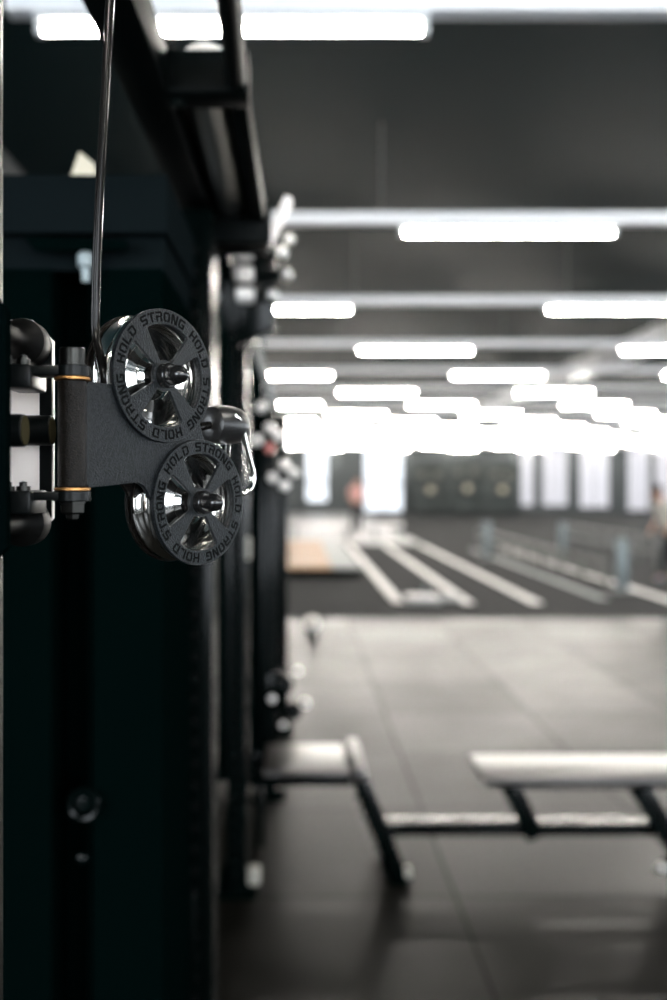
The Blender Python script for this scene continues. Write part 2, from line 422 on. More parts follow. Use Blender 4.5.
GLY = {
 'H': [(0,0,.21,1),(.59,0,.8,.44),(.59,.56,.8,1),(.21,.39,.72,.6)],
 'O': [(0,.14,.21,.86),(.59,.14,.8,.86),(.14,.79,.66,1),(.14,0,.36,.21),(.48,0,.66,.21),(.09,.08,.21,.2),(.09,.8,.21,.92),(.59,.8,.71,.92),(.59,.08,.71,.2)],
 'L': [(0,.0,.21,1),(.29,0,.78,.21)],
 'D': [(0,0,.21,.72),(0,.79,.62,1),(.59,.14,.8,.86),(.28,0,.66,.21),(.55,.8,.71,.92),(.59,.08,.71,.2)],
 'S': [(.08,.79,.8,1),(0,.5,.21,.9),(.08,.4,.72,.6),(.59,.1,.8,.5),(0,0,.30,.21),(.38,0,.72,.21)],
 'T': [(0,.79,.26,1),(.33,.79,.82,1),(.31,0,.52,.82)],
 'R': [(0,0,.21,.64),(0,.79,.68,1),(.59,.52,.8,.88),(.1,.4,.7,.58),(.55,0,.76,.42)],
 'N': [(0,0,.21,1),(.59,0,.8,1),'diag'],
 'G': [(0,.14,.21,.86),(.1,.79,.78,1),(.1,0,.7,.21),(.59,.05,.8,.48),(.42,.38,.8,.56)],
}
def lettering(c, R, rot, z):
    t = bmesh.new(); r0, hgt = R*.808, R*.148; adv = 9.9
    def put(quad, ang):
        n = 4; (x0, y0), (x1, y1), (x2, y2), (x3, y3) = quad      # lower left, lower right, upper right, upper left
        for zz in (z,):
            lo, hi = [], []
            for k in range(n+1):
                q = k/n
                for (X, Y, L_) in ((x0+(x1-x0)*q, y0+(y1-y0)*q, lo), (x3+(x2-x3)*q, y3+(y2-y3)*q, hi)):
                    a = math.radians(90 - ang - (X-.4)*adv*1.07); r = r0 + Y*hgt
                    L_.append(t.verts.new((c[0]+r*math.cos(a), c[1]+r*math.sin(a), zz)))
            for k in range(n): t.faces.new((lo[k], lo[k+1], hi[k+1], hi[k]))
    for rep in range(3):
        for word, mid in (('STRONG', 0), ('HOLD', 60)):
            for j, ch in enumerate(word):
                ang = rot + rep*120 + mid + (j - (len(word)-1)/2)*adv*1.04
                for g in GLY[ch]:
                    if g == 'diag': put(((.52, 0), (.76, 0), (.28, 1), (.04, 1)), ang)
                    else: put(((g[0], g[1]), (g[2], g[1]), (g[2], g[3]), (g[0], g[3])), ang)
    bmesh.ops.recalc_face_normals(t, faces=t.faces)
    for f in t.faces:
        if f.normal.z < 0: f.normal_flip()
    r = bmesh.ops.extrude_face_region(t, geom=t.faces[:])
    bmesh.ops.translate(t, verts=[e for e in r['geom'] if isinstance(e, bmesh.types.BMVert)], vec=(0, 0, .00018))
    me = bpy.data.meshes.new('lettering'); t.to_mesh(me); t.free(); return me
def window_hole(c, R, mid):              # one quarter opening with rounded corners
    r0, r1, h0, h1 = R*.235, R*.772, 31, 33; rc = R*.045
    cen = lambda a, r: (c[0]+r*math.cos(math.radians(a)), c[1]+r*math.sin(math.radians(a)))
    d1 = math.degrees(rc/(r1-rc)); d0 = math.degrees(rc/(r0+rc))
    pts = arc(c, r1, mid-h1+d1, mid+h1-d1, 14)
    pts += arc(cen(mid+h1-d1, r1-rc), rc, mid+h1-d1+20, mid+h1+80, 5)
    pts += arc(cen(mid+h0-d0, r0+rc), rc, mid+h0+100, mid+h0+160, 4)
    pts += arc(c, r0, mid+h0-d0, mid-h0+d0, 5)
    pts += arc(cen(mid-h0+d0, r0+rc), rc, mid-h0+200, mid-h0+260, 4)
    pts += arc(cen(mid-h1+d1, r1-rc), rc, mid-h1+280, mid-h1+340, 5)
    return pts
for c, R, wr, lr, nm in (((0, 0), RU, -5, -3, 'upper'), (LC, RL, -3, 22, 'lower')):
    me = flat_shape([circle(c, R, 96)] + [window_hole(c, R, q*90 + wr) for q in range(4)], -.0021, .0017, .0005)
    cv = link_mesh('cover_disc', me, M['powder'], head, 30)
    tag(cv, nm + ' round grey cover with four openings and ring lettering')
    link_mesh('lettering', lettering(c, R, lr, .0017), M['letter'], cv, 0)
    me = flat_shape([circle(c, R*.97, 64)] + [window_hole(c, R, q*90 + wr) for q in range(4)], -.0385, -.0350, .0005)
    link_mesh('rear_cover', me, M['barrel'], head, 30)
    k = R/.0577
    wheel = MB().lathe([(x*k, z) for x, z in (
        (.0095, -.0085), (.0150, -.0090), (.0160, -.0098), (.0200, -.0120), (.0206, -.0128), (.0300, -.0155), (.0306, -.0163), (.0390, -.0180), (.0425, -.0178),
        (.0440, -.0150), (.0450, -.0105), (.0462, -.0086), (.0535, -.0086), (.0548, -.0098), (.0545, -.0115), (.0500, -.0135),
        (.0478, -.0160), (.0470, -.0195), (.0478, -.0230), (.0500, -.0255), (.0545, -.0275), (.0548, -.0292), (.0535, -.0300),
        (.0462, -.0300), (.0445, -.0270), (.0330, -.0225), (.0200, -.0215), (.0095, -.0300), (.0095, -.0085))], (c[0], c[1], 0), (0, 0, 1), 72)
    tag(wheel.build('pulley_wheel', M['chrome'], head, 28), 'polished chrome grooved wheel')
    nut = MB().lathe([(0, -.030), (.0088*k, -.030), (.0088*k, -.006), (.0108*k, -.004), (.0108*k, .0080), (.0100*k, .0092), (.0086*k, .0094),
                      (.0084*k, .0160), (.0078*k, .0205), (.0062*k, .0240), (.0038*k, .0262), (.0016*k, .0268), (0, .0269)], (c[0], c[1], 0), (0, 0, 1), 36)
    tag(nut.build('dome_nut', M['cap'], head, 40), 'glossy black dome nut')
# hinge barrel with its two bronze washers
UB = du(72.3, -.006); KB = W(UB, 0, -.006)
zt, zb = 1.6 + (482-381)/F*KB.y, 1.6 - (487-482)/F*KB.y
def loc_cyl(p0, p1, r, ch=0., seg=36):
    i = HM.inverted(); return MB().cyl(i @ Vector(p0), i @ Vector(p1), r, ch=ch, seg=seg)
loc_cyl((KB.x, KB.y, zb), (KB.x, KB.y, zt), .0114, .0006).build('hinge_barrel', M['barrel'], head)
for z0, z1 in ((zt+.0004, zt+.0028), (zb-.0028, zb-.0004)):
    tag(loc_cyl((KB.x, KB.y, z0), (KB.x, KB.y, z1), .0143, .0005).build('washer', M['brass'], head), 'bronze coloured washer')
b = MB().box((UB+.009, -.0965, -.0095), (LEFT+.0015, -.0125, -.0030), .0008)
b.build('hinge_web', M['barrel'], head)

# ------------------------------------------------------------------ trolley that carries the head
tx = -.2055
tro = thing('cable_trolley', 'black and steel trolley of two plates with rollers on the near upright', 'cable trolley', (-.25, .765, 1.54))
def trolley_plate(y0, y1, zlo, zhi):
    x1 = tx + (.001 if y0 < .75 else 0); x0 = -.345; c = .018; k = .022 if y0 < .75 else .018
    poly = [(x0, zlo+c), (x0+c, zlo), (x1-c, zlo), (x1, zlo+c), (x1, zhi-k), (x1-c, zhi), (x0+c, zhi), (x0, zhi-k)]
    return MB().prism(poly, y0, y1, Matrix(((1,0,0,0),(0,0,1,0),(0,1,0,0),(0,0,0,1))), .0008)
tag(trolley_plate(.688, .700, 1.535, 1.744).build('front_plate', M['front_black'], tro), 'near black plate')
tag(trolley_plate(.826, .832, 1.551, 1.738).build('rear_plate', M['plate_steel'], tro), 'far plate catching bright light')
tag(MB().prism([(-.2168, 1.555), (-.2105, 1.5612), (-.2066, 1.571), (-.2066, 1.7175), (-.2120, 1.7235), (-.2168, 1.7285)], .8249, .8259, Matrix(((1,0,0,0),(0,0,1,0),(0,1,0,0),(0,0,0,1)))).build('dark_edge_strip', M['plate_edge'], tro), 'black strip along the edge of the pale plate')  # dark strip following the right edge of the rear plate
for z in (1.716, 1.566):
    for x in (-.2262, -.3188):
        r = MB().lathe([(0, .7002), (.0065, .7002), (.0065, .735), (.0078, .745), (.0080, .780), (.0098, .790), (.0150, .798), (.0192, .802), (.0198, .805), (.0198, .8235), (.0190, .8247), (0, .8247)], (x, 0, z), (0, 1, 0), 36)
        rl = r.build('roller', M['roller'], tro)
        MB().lathe([(.0066, .702), (.0082, .702), (.0082, .732), (.0066, .732), (.0066, .702)], (x, 0, z), (0, 1, 0), 30).build('roller_sleeve', M['dark_steel'], rl)
for y, xe in ((.741, -.2060), (.806, -.2015)):
    z = 1.6 + 51.5/F*y
    pn = MB().cyl((-.2345, y, z), (xe, y, z), .0126, ch=.0008, seg=36).build('stop_pin', M['plate_edge'], tro)
    MB().cyl((xe+.0001, y, z), (xe+.0006, y, z), .0115, seg=36).build('pin_face', M['pin_near'], pn)
for z0, z1, up in ((zt+.0030, zt+.0118, 1), (zb-.0112, zb-.0030, -1)):
    zm = (z0+z1)/2
    br = MB().cyl((KB.x, KB.y, z0), (KB.x, KB.y, z1), .0145, ch=.0006, seg=36)
    br.box((-.229, KB.y-.012, z0+.0007), (KB.x, KB.y+.012, z1-.0007), .001)
    br.box((-.2285, KB.y-.020, z0-.010), (-.2045, KB.y+.030, z0+.0085), .002)
    b_ = br.build('hinge_bracket', M['plate_edge'], tro)
    for q in (0, 1):
        xx = -.2235 + q*.0115
        MB().lathe([(0, 0), (.0056, 0), (.0056, .0045), (.0030, .0045), (.0030, .0075), (0, .0085)], (xx, KB.y-.013, z1-.0008), (0, 0, 1), 6 if q == 0 else 16).build('bracket_bolt', M['dark_steel'], b_, 20)
hb = MB().lathe([(0, zt+.0119), (.0112, zt+.0119), (.0112, zt+.0130), (.0102, zt+.0132), (.0102, zt+.0252), (.0094, zt+.0262), (.0055, zt+.0262), (.0053, zt+.0225), (0, zt+.0225)], (KB.x, KB.y, 0), (0, 0, 1), 32)
tag(hb.build('hinge_bolt', M['dark_steel'], tro), 'round socket bolt head')
nb = MB().lathe([(0, zb-.0114), (.0112, zb-.0114), (.0112, zb-.0130), (.0102, zb-.0131), (.0102, zb-.0200), (.0088, zb-.0215), (.0058, zb-.0216), (.0055, zb-.0250), (.0040, zb-.0262), (0, zb-.0262)], (KB.x, KB.y, 0), (0, 0, 1), 6)
tag(nb.build('hinge_nut', M['dark_steel'], tro, 20), 'dark hexagonal lock nut')

# ------------------------------------------------------------------ the cable, its rubber stop and the hook
wm = -.0195; rg = .0470 + .0040
cp = []
for px, py in ((114, -60), (111.5, -20), (110, 0), (106.8, 60), (103.6, 120), (100.2, 180), (97.5, 240), (95.8, 295), (96.0, 335)):
    cp.append(P(px, py, .822 - .02*(1 - (py+60)/440)*.3))
g0 = [W(rg*math.cos(math.radians(a)), rg*math.sin(math.radians(a)), wm) for a in range(178, 275, 12)]
path = smooth_path(cp + g0, 6)
ST0 = du(209, wm); ST1 = du(240, wm); SV = vz(425, (ST0+ST1)/2, wm)
path += [W(.02, -.0515, wm), W(.05, SV-.006, wm), W(ST0+.006, SV, wm)]
tag(MB().tube(path, .0038, 18).build('pulley_cable', M['cable'], None, 60), 'glossy black coated cable running down from above into the upper pulley wheel', 'cable')
st = thing('rubber_cable_stop', 'black rubber barrel stop on the cable end right of the two pulleys', 'cable stop', W(ST0, SV, wm))
ax = W(1, 0, 0) - W(0, 0, 0); Ls = ST1 - ST0
MB().lathe([(0, 0), (.0115, 0), (.0162, .003), (.0182, .010), (.0186, .020), (.0182, Ls-.014), (.0168, Ls-.007), (.0145, Ls-.002), (.0105, Ls), (.0060, Ls), (.0055, Ls-.004), (0, Ls-.004)],
           W(ST0, SV, wm), ax, 40).build('barrel', M['rubber'], st)
MB().lathe([(0, Ls-.0038), (.0052, Ls-.0038), (.0052, Ls+.001), (.0035, Ls+.002), (0, Ls+.002)], W(ST0, SV, wm), ax, 24).build('ferrule', M['chrome'], st)
hp = []
for px, py, w in ((238, 414, -.004), (243.5, 424, -.006), (247, 441, -.008), (251.5, 457, -.009), (255, 472, -.010), (254.6, 482, -.010), (250.5, 488.5, -.010), (244, 491.5, -.011), (236, 490, -.014), (230, 478, -.020), (229, 462, -.026), (230, 446, -.030), (231, 428, -.032), (233, 415, -.020)):
    px -= 2.5; py += 2; u = du(px, w); hp.append(W(u, vz(py, u, w), w))
hk = thing('carabiner_hook', 'bent chrome wire hook hanging from the rubber stop beside the lower cover', 'hook', hp[0])
MB().tube(smooth_path(hp, 6, True), .0030, 14, True).build('wire', M['chrome'], hk, 60)

# ------------------------------------------------------------------ near upright
up = thing('machine_upright', 'near black square upright with adjustment holes at the left edge', 'rack upright', (-.27, .75, 0))
def perforated(lo, hi, z0, z1, step=.05, r=.009, faces='fr', m='black', nm='upright', parent=None):
    mb = MB(); mb.box((lo[0], lo[1], z0), (hi[0], hi[1], z1), .004)
    mb.mi = 1; z = z0 + .08
    xm, ym = (lo[0]+hi[0])/2, (lo[1]+hi[1])/2
    while z < z1 - .05:
        if 'f' in faces: mb.lathe([(0, -.0004), (r, -.0004), (r*1.12, .001)], (xm, lo[1], z), (0, 1, 0), 16)
        if 'r' in faces: mb.lathe([(0, .0004), (r, .0004), (r*1.12, -.001)], (hi[0], ym, z), (1, 0, 0), 16)
        z += step
    return mb.build(nm, [M[m], M['letter']], parent)
perforated((-.310, .712), (-.2352, .787), .012, 2.45, .05, .009, 'fr', 'barrel', 'post', up)
MB().box((-.36, .66, 0), (-.19, .84, .012), .003).build('base_plate', M['black_matte'], up)

# ------------------------------------------------------------------ weight tower (black mass on the left)
tw = thing('weight_tower', 'tall black weight tower casing behind the pulleys at left', 'weight machine', (-.43, 1.97, 0))
TX0, TX1, TY0, TY1 = -.72, -.238, 1.75, 2.20
sh = MB()
sh.box((TX0, TY0, 0), (-.438, TY1, 1.985), .004)
sh.box((-.364, TY0, 0), (TX1, TY1, 1.985), .004)
sh.box((-.438, TY0+.12, 0), (-.364, TY1, 1.985))
sh.build('casing', M['black_matte'], tw)
MB().box((TX0, TY0-.015, 2.045), (TX1+.01, TY1, 2.150), .005).build('top_beam', M['tower_beam'], tw)
MB().hexa([P(24, 236, 1.72), P(128, 240, 1.72), P(128, 250, 1.72), P(36, 252, 1.72), P(24, 236, 1.755), P(128, 240, 1.755), P(128, 250, 1.755), P(36, 252, 1.755)], .003).build('slot_bar', M['black_matte'], tw)
MB().box((TX0, TY0+.02, 1.985), (TX1, TY1, 2.045)).build('neck', M['tower_beam'], tw)
k = P(85, 803, 1.75)
MB().lathe([(.022, 0), (.030, 0), (.031, .008), (.027, .014), (.021, .012), (.022, 0)], (k.x, 1.7498, k.z), (0, -1, 0), 32).build('pin_ring', M['black'], tw)
MB().lathe([(0, 0), (.017, 0), (.018, .004), (.014, .010), (0, .012)], (k.x, 1.7498, k.z), (0, -1, 0), 32).build('pin_knob', M['black'], tw)
k = P(83, 858, 1.75)
MB().lathe([(0, 0), (.010, 0), (.009, .006), (.004, .009), (0, .0095)], (k.x, 1.7498, k.z), (0, -1, 0), 20).build('screw_cap', M['black'], tw)
k = P(86, 262, 1.728)
MB().lathe([(0, -.035), (.007, -.035), (.008, -.012), (.015, -.008), (.015, .012), (.008, .018), (0, .020)], k, (0, 0, 1), 20).build('cable_fitting', M['post'], tw)
MB().cyl((k.x-.006, 1.80, .1), (k.x-.006, 1.80, 1.98), .005, seg=12).build('guide_rod', M['black_matte'], tw)
# weight plates in the recess
for j in range(8):
    MB().box((-.430, 1.80, .12+j*.052), (-.372, 1.868, .168+j*.052), .003).build('weight_plate', M['black_matte'], tw)
a = P(69, 198, 1.86); bz = 2.1504
wd = MB().hexa([(a.x, 1.83, bz), (a.x+.058, 1.83, bz), (a.x+.054, 1.83, bz+.050), (a.x+.026, 1.83, bz+.073), (a.x, 1.90, bz), (a.x+.058, 1.90, bz), (a.x+.054, 1.90, bz+.050), (a.x+.026, 1.90, bz+.073)], .002)
tag(wd.build('wedge_block', M['beige']), 'small beige wedge block lying on top of the black tower', 'block')
k = P(170, 262, 2.25)
hd = MB().cyl((k.x, k.y, k.z-.04), (k.x, k.y, k.z+.04), .007, ch=.002, seg=14); hd.box((k.x-.03, k.y, k.z+.03), (k.x-.005, k.y+.012, k.z+.042))
hd.build('latch_rod', M['steel'], tw)

# ------------------------------------------------------------------ power rack receding behind
rk = thing('power_rack', 'black power rack with overhead rails receding along the left', 'power rack', (-.23, 2.31, 0))
perforated((-.273, 2.27), (-.194, 2.35), .012, 2.24, .05, .010, 'fr', 'black', 'upright', rk)
perforated((-.276, 2.40), (-.196, 2.48), .012, 2.19, .05, .010, 'fr', 'black', 'upright', rk)
perforated((-.262, 3.92), (-.187, 4.00), .012, 2.25, .05, .010, 'fr', 'black', 'upright', rk)
perforated((-.262, 3.74), (-.187, 3.84), .012, 2.35, .05, .010, 'fr', 'black', 'upright', rk)
perforated((-.172, 4.90), (-.096, 4.98), .012, 2.01, .05, .010, 'fr', 'black', 'upright', rk)
perforated((-.125, 6.10), (-.046, 6.40), .012, 2.02, .05, .010, 'f', 'black', 'upright', rk)
MB().hexa([(-.292, 1.15, 2.25), (-.221, 1.15, 2.25), (-.221, 1.15, 2.33), (-.292, 1.15, 2.33), (-.268, 2.50, 2.245), (-.200, 2.50, 2.245), (-.200, 2.50, 2.325), (-.268, 2.50, 2.325)], .004).build('overhead_rail', M['satin'], rk)
MB().hexa([(-.112, 1.60, 2.25), (-.083, 1.60, 2.25), (-.083, 1.60, 2.30), (-.112, 1.60, 2.30), (-.116, 2.46, 2.245), (-.073, 2.46, 2.245), (-.073, 2.46, 2.30), (-.116, 2.46, 2.30)], .004).build('overhead_rail', M['satin'], rk)
MB().tube([(-.088, 1.10, 2.262), (-.090, 1.30, 2.263), (-.094, 1.50, 2.266), (-.098, 1.66, 2.268)], .0175, 20).build('round_tube', M['satin'], rk)
MB().box((-.224, 1.615, 2.248), (-.077, 1.690, 2.320), .004).build('crossmember', M['satin'], rk)
MB().box((-.262, 2.41, 2.195), (-.060, 2.48, 2.300), .004).build('crossmember', M['satin'], rk)
MB().tube([(-.158, 1.70, 2.318), (-.158, 2.05, 2.314), (-.158, 2.405, 2.308)], .052, 36).build('spacer_tube', M['steel'], rk)
MB().lathe([(0, 0), (.007, 0), (.007, .012), (.016, .014), (.017, .026), (.010, .034), (0, .036)], (-.222, 1.65, 2.3202), (0, 0, 1), 8).build('clamp_knob', M['black'], rk)
MB().lathe([(0, 0), (.013, 0), (.013, .012), (0, .016)], (-.196, 1.65, 2.2478), (0, 0, -1), 16).build('bolt_head', M['black'], rk)
MB().box((-.62, 5.04, .05), (-.165, 5.08, 2.56), .004).build('back_panel', M['black_matte'], rk)
MB().box((-.262, 2.49, 2.255), (-.190, 5.035, 2.330), .004).build('top_beam', M['black'], rk)
MB().bar((-.076, 2.555, 2.218), (-.016, 2.555, 2.342), .021, .06, (0, 1, 0), .003).build('angled_brace', M['lane'], rk)  # white colour stands in for light falling on the brace
MB().box((-.200, 2.53, 2.20), (-.070, 2.58, 2.236), .003).build('brace_arm', M['black'], rk)
# grip station: stacked bars with chrome ends
yg = 3.20
MB().box((-.236, yg-.03, 2.09), (-.196, yg+.05, 2.42), .004).build('grip_mount', M['black'], rk)
for j, (x0, x1, z) in enumerate(((-.210, -.045, 2.355), (-.208, -.030, 2.283), (-.205, -.075, 2.215))):
    g = MB().cyl((x0, yg, z), (x1, yg, z), .017, seg=20).build('grip_bar', M['black'], rk)
    MB().lathe([(.0171, 0), (.026, .004), (.028, .030), (.026, .055), (.0171, .060), (.0171, 0)], (x0+.012, yg, z), (1, 0, 0), 24).build('chrome_sleeve', M['bolt'], g)
    MB().ball((x1, yg, z), .023, 20).build('end_cap', M['steel'], g)
for px, py in ((289, 240), (250, 299), (258, 320), (262, 407)):
    k = P(px, py, 3.26 if py < 400 else 4.86)
    MB().ball(k, .020 if py < 400 else .028, 20).build('bolt_head', M['steel'] if py < 300 else M['bolt'], rk)
MB().hexa([(-.196, 3.22, 2.05), (-.066, 3.22, 2.11), (-.060, 3.22, 2.40), (-.196, 3.22, 2.42), (-.196, 3.29, 2.05), (-.066, 3.29, 2.11), (-.060, 3.29, 2.40), (-.196, 3.29, 2.42)], .003).build('gusset', M['black'], rk)
MB().bar(P(256, 345, 4.6), P(277, 412, 4.6), .035, .05, (0, 1, 0), .003).build('diagonal_brace', M['rail'], rk)
for cx, cy, pk in ((268, 438, 1), (283, 475, 0)):
    c = P(cx, cy, 4.88); s = .058
    pl = MB().prism([(0, s*1.2), (s*1.2, 0), (0, -s*1.2), (-s*1.2, 0)], 0, .012, Matrix.Translation(c) @ Matrix(((1,0,0,0),(0,0,-1,0),(0,1,0,0),(0,0,0,1))), .002)
    pb = pl.build('bracket', M['black'], rk)
    for j, (dx, dz) in enumerate(((.01, .05), (.052, .012), (-.05, -.012), (.008, -.052))):
        o = MB().lathe([(0, 0), (.026, 0), (.026, .008), (.020, .018), (.010, .024), (0, .025)], (c.x+dx, c.y-.012, c.z+dz), (0, -1, 0), 20).build('bolt', M['pink_bolt'] if pk and j == 3 else M['bolt'], pb)
        if pk and j == 3: tag(o, 'reddish bolt cap')
c = P(281, 690, 4.85)
MB().box((c.x-.07, c.y, c.z-.09), (c.x+.02, c.y+.05, c.z+.08), .008).build('bracket', M['black'], rk)
for px, py, r in ((283, 686, .052), (293, 711, .044)):
    q = P(px, py, 4.80); MB().ball(q, r, 24, (1, .8, 1)).build('round_knob', M['black'], rk)
for px, py, r in ((272, 699, .018), (283, 725, .016), (298, 671, .020), (305, 703, .024)):
    q = P(px, py, 4.74); MB().ball(q, r, 16).build('bolt_head', M['bolt'], rk)
k0 = P(235, 869, 3.80)
MB().box((-.30, 3.72, 0), (-.15, 4.03, .012), .003).build('foot_plate', M['black_matte'], rk)
MB().box((-.184, 3.82, .0122), (-.138, 3.88, .075), .006).build('rubber_foot', M['foot'], rk)
MB().box((-.33, 2.22, 0), (-.16, 2.42, .012), .003).build('foot_plate', M['black_matte'], rk)
MB().box((-.225, 4.86, 0), (-.05, 5.02, .012), .003).build('foot_plate', M['black_matte'], rk)
MB().box((-.16, 6.06, 0), (-.02, 6.44, .012), .003).build('foot_plate', M['black_matte'], rk)
MB().box((-.252, 2.262, .42), (-.232, 2.2695, .64), .002).build('guard_strip', M['black'], rk)
MB().box((-.188, 3.742, 1.30), (-.174, 3.80, 1.385), .003).build('height_clip', M['foot'], rk)

# ------------------------------------------------------------------ benches
st_ = thing('step_stand', 'low black step stand with a shiny flat top beside the rack', 'bench', (.05, 4.1, 0))
ZT = .435
MB().box((-.125, 3.90, ZT-.022), (.212, 4.33, ZT), .006).build('top_board', M['vinyl'], st_)
MB().box((-.184, 3.93, ZT-.065), (.230, 3.97, ZT-.023), .004).build('front_rail', M['black'], st_)
MB().box((-.184, 4.26, ZT-.065), (.230, 4.30, ZT-.023), .004).build('rear_rail', M['black'], st_)
MB().box((-.172, 3.93, .3), (-.135, 4.30, ZT-.066), .004).build('side_rail', M['black'], st_)
MB().hexa([(.222, 3.88, ZT-.03), (.292, 3.88, ZT-.03), (.275, 3.88, ZT+.018), (.238, 3.88, ZT+.018), (.222, 4.36, ZT-.03), (.292, 4.36, ZT-.03), (.275, 4.36, ZT+.018), (.238, 4.36, ZT+.018)], .004).build('end_rail', M['vinyl'], st_)
lg = MB().bar((.262, 3.92, ZT-.03), (.418, 3.92, .02), .065, .07, (0, 1, 0), .004)
for j in range(7):
    q = Vector((.262, 3.92, ZT-.03)).lerp(Vector((.418, 3.92, .02)), .18+j*.105)
    lg.cyl(q + Vector((-.048, 0, -.010)), q + Vector((-.025, 0, -.004)), .012, seg=12)
lf = lg.build('leg', M['black'], st_)
MB().box((.380, 3.86, 0), (.462, 3.99, .02), .004).build('rubber_foot', M['black_matte'], lf)
MB().box((.440, 3.87, .0202), (.462, 3.905, .06), .004).build('foot_bracket', M['foot'], lf)
MB().bar((-.155, 4.28, .3), (-.155, 4.28, 0), .04, .04, (0, 1, 0), .003).build('leg', M['black'], st_)
MB().bar((.262, 4.30, ZT-.03), (.40, 4.30, 0), .04, .04, (0, 1, 0), .003).build('leg', M['black'], st_)

bn = thing('flat_bench', 'low padded black flat bench on slanted legs at right', 'bench', (1.2, 4.0, 0))
MB().box((.752, 3.87, .385), (2.05, 4.22, .422), .016).build('pad', M['vinyl'], bn)
MB().box((.80, 3.93, .360), (2.0, 4.16, .3845), .003).build('pad_frame', M['black'], bn)
MB().box((.372, 3.955, .158), (1.52, 4.06, .203), .004).build('stretcher', M['black'], bn)
MB().bar((.875, 3.95, .365), (.975, 3.95, .160), .075, .06, (0, 1, 0), .004).build('strut', M['black'], bn)
lr = MB().bar((1.390, 3.92, .365), (1.60, 3.92, .02), .075, .07, (0, 1, 0), .004).build('leg', M['black'], bn)
MB().ball(P(661, 868, 3.87), .020, 16).build('leg_bolt', M['steel'], lr)
MB().box((1.55, 3.86, 0), (1.68, 4.10, .02), .004).build('rubber_foot', M['black_matte'], lr)
MB().box((.36, 4.00, 0), (.41, 4.04, .16), .003).build('leg', M['black'], bn)
MB().bar((1.9, 4.1, .36), (1.9, 4.1, 0), .06, .06, (0, 1, 0), .003).build('leg', M['black'], bn)

# ------------------------------------------------------------------ turf zone
def strip(x, y0, y1, w, m, label):
    tag(MB().box((x-w/2, y0, .0042), (x+w/2, y1, .010), .002).build('lane_line', m), label, 'lane line', 'lane lines on the turf')
strip(1.37, 12.85, 24.5, .15, M['lane'], 'long white lane line on the dark turf, leftmost, ending by the weight sled')
strip(2.28, 12.75, 24.5, .15, M['lane'], 'long white lane line on the dark turf, second from the left')
strip(3.18, 12.75, 24.5, .16, M['lane'], 'long white lane line on the dark turf, third from the left')
strip(4.20, 13.2, 23.0, .16, M['lane_grey'], 'dim grey lane line on the turf just left of the low railing')
strip(5.05, 12.8, 23.5, .18, M['lane'], 'white lane line right of the low railing on the turf')
for i, (px, py, Y, h, lab) in enumerate(((622, 592, 14.1, .78, 'blue grey steel post on the turf, nearest of three'), (563, 556, 21.0, .72, 'blue grey steel post on the turf, between the other two'), (487, 560, 20.0, .78, 'blue grey steel post on the turf, leftmost of three'))):
    b = P(px, py, Y)
    t = thing('lane_post', lab, 'post', (b.x, Y, 0), None, 'steel posts on the turf')
    MB().box((b.x-.075, Y-.05, .0242), (b.x+.075, Y+.05, h), .01).build('pole', M['post'], t)
    MB().box((b.x-.15, Y-.15, .0042), (b.x+.15, Y+.15, .024), .004).build('base_plate', M['rail'], t)
def railing(x, y0, y1, z, n, label):
    t = thing('low_railing', label, 'railing', (x, (y0+y1)/2, 0))
    MB().box((x-.03, y0, z-.05), (x+.03, y1, z), .008).build('top_rail', M['rail'], t)
    MB().box((x-.03, y0, z*.45-.03), (x+.03, y1, z*.45+.03), .008).build('mid_rail', M['rail'], t)
    for k in range(n):
        y = y0 + (y1-y0)*k/(n-1)
        MB().box((x-.025, y-.025, .0042), (x+.025, y+.025, z-.051), .004).build('post', M['rail'], t)
railing(4.62, 14.4, 24.5, .42, 9, 'low grey railing running down the turf behind the nearest post')
railing(6.9, 17.5, 24.5, .55, 8, 'low grey railing farther right along the turf')
# weight sled
q = P(422, 600, 12.9)
sl = thing('weight_sled', 'small pale weight sled at the near end of a white line', 'sled', (q.x, 12.9, 0))
for s in (-1, 1): MB().box((q.x-.24, 12.9+s*.16-.03, .0042), (q.x+.24, 12.9+s*.16+.03, .06), .01).build('skid', M['lane_grey'], sl)
MB().box((q.x-.2, 12.72, .0602), (q.x+.2, 13.08, .10), .006).build('deck', M['lane'], sl)
MB().cyl((q.x+.05, 12.9, .1003), (q.x+.05, 12.9, .24), .025, seg=16).build('peg', M['post'], sl)
q = P(448, 596, 13.1)
pl = MB().lathe([(.03, 0), (.16, 0), (.17, .01), (.17, .045), (.16, .055), (.03, .055), (.03, 0)], (q.x, 13.1, .0102), (0, 0, 1), 32)
tag(pl.build('weight_plate', M['lane_grey']), 'grey round weight plate lying flat beside the small sled', 'weight plate')
# lifting platform
pf = thing('lifting_platform', 'raised wooden lifting platform with grey side mat by the rack', 'platform', (.3, 20, 0))
MB().box((-.35, 16.2, .0042), (1.12, 24.0, .145), .01).build('base', M['black_matte'], pf)
for j in range(4): MB().box((-.35, 16.22+j*1.94, .1452), (.62, 16.22+j*1.94+1.92, .172), .003).build('board', M['wood'], pf)
MB().box((.63, 16.22, .1452), (1.11, 23.98, .172), .006).build('side_mat', M['lane_grey'], pf)
tag(MB().ball((P(312, 622, 10.4).x, 10.4, .085), .085, 28).build('exercise_ball', M['ball']), 'small pale round ball on the floor just in front of the turf', 'ball')
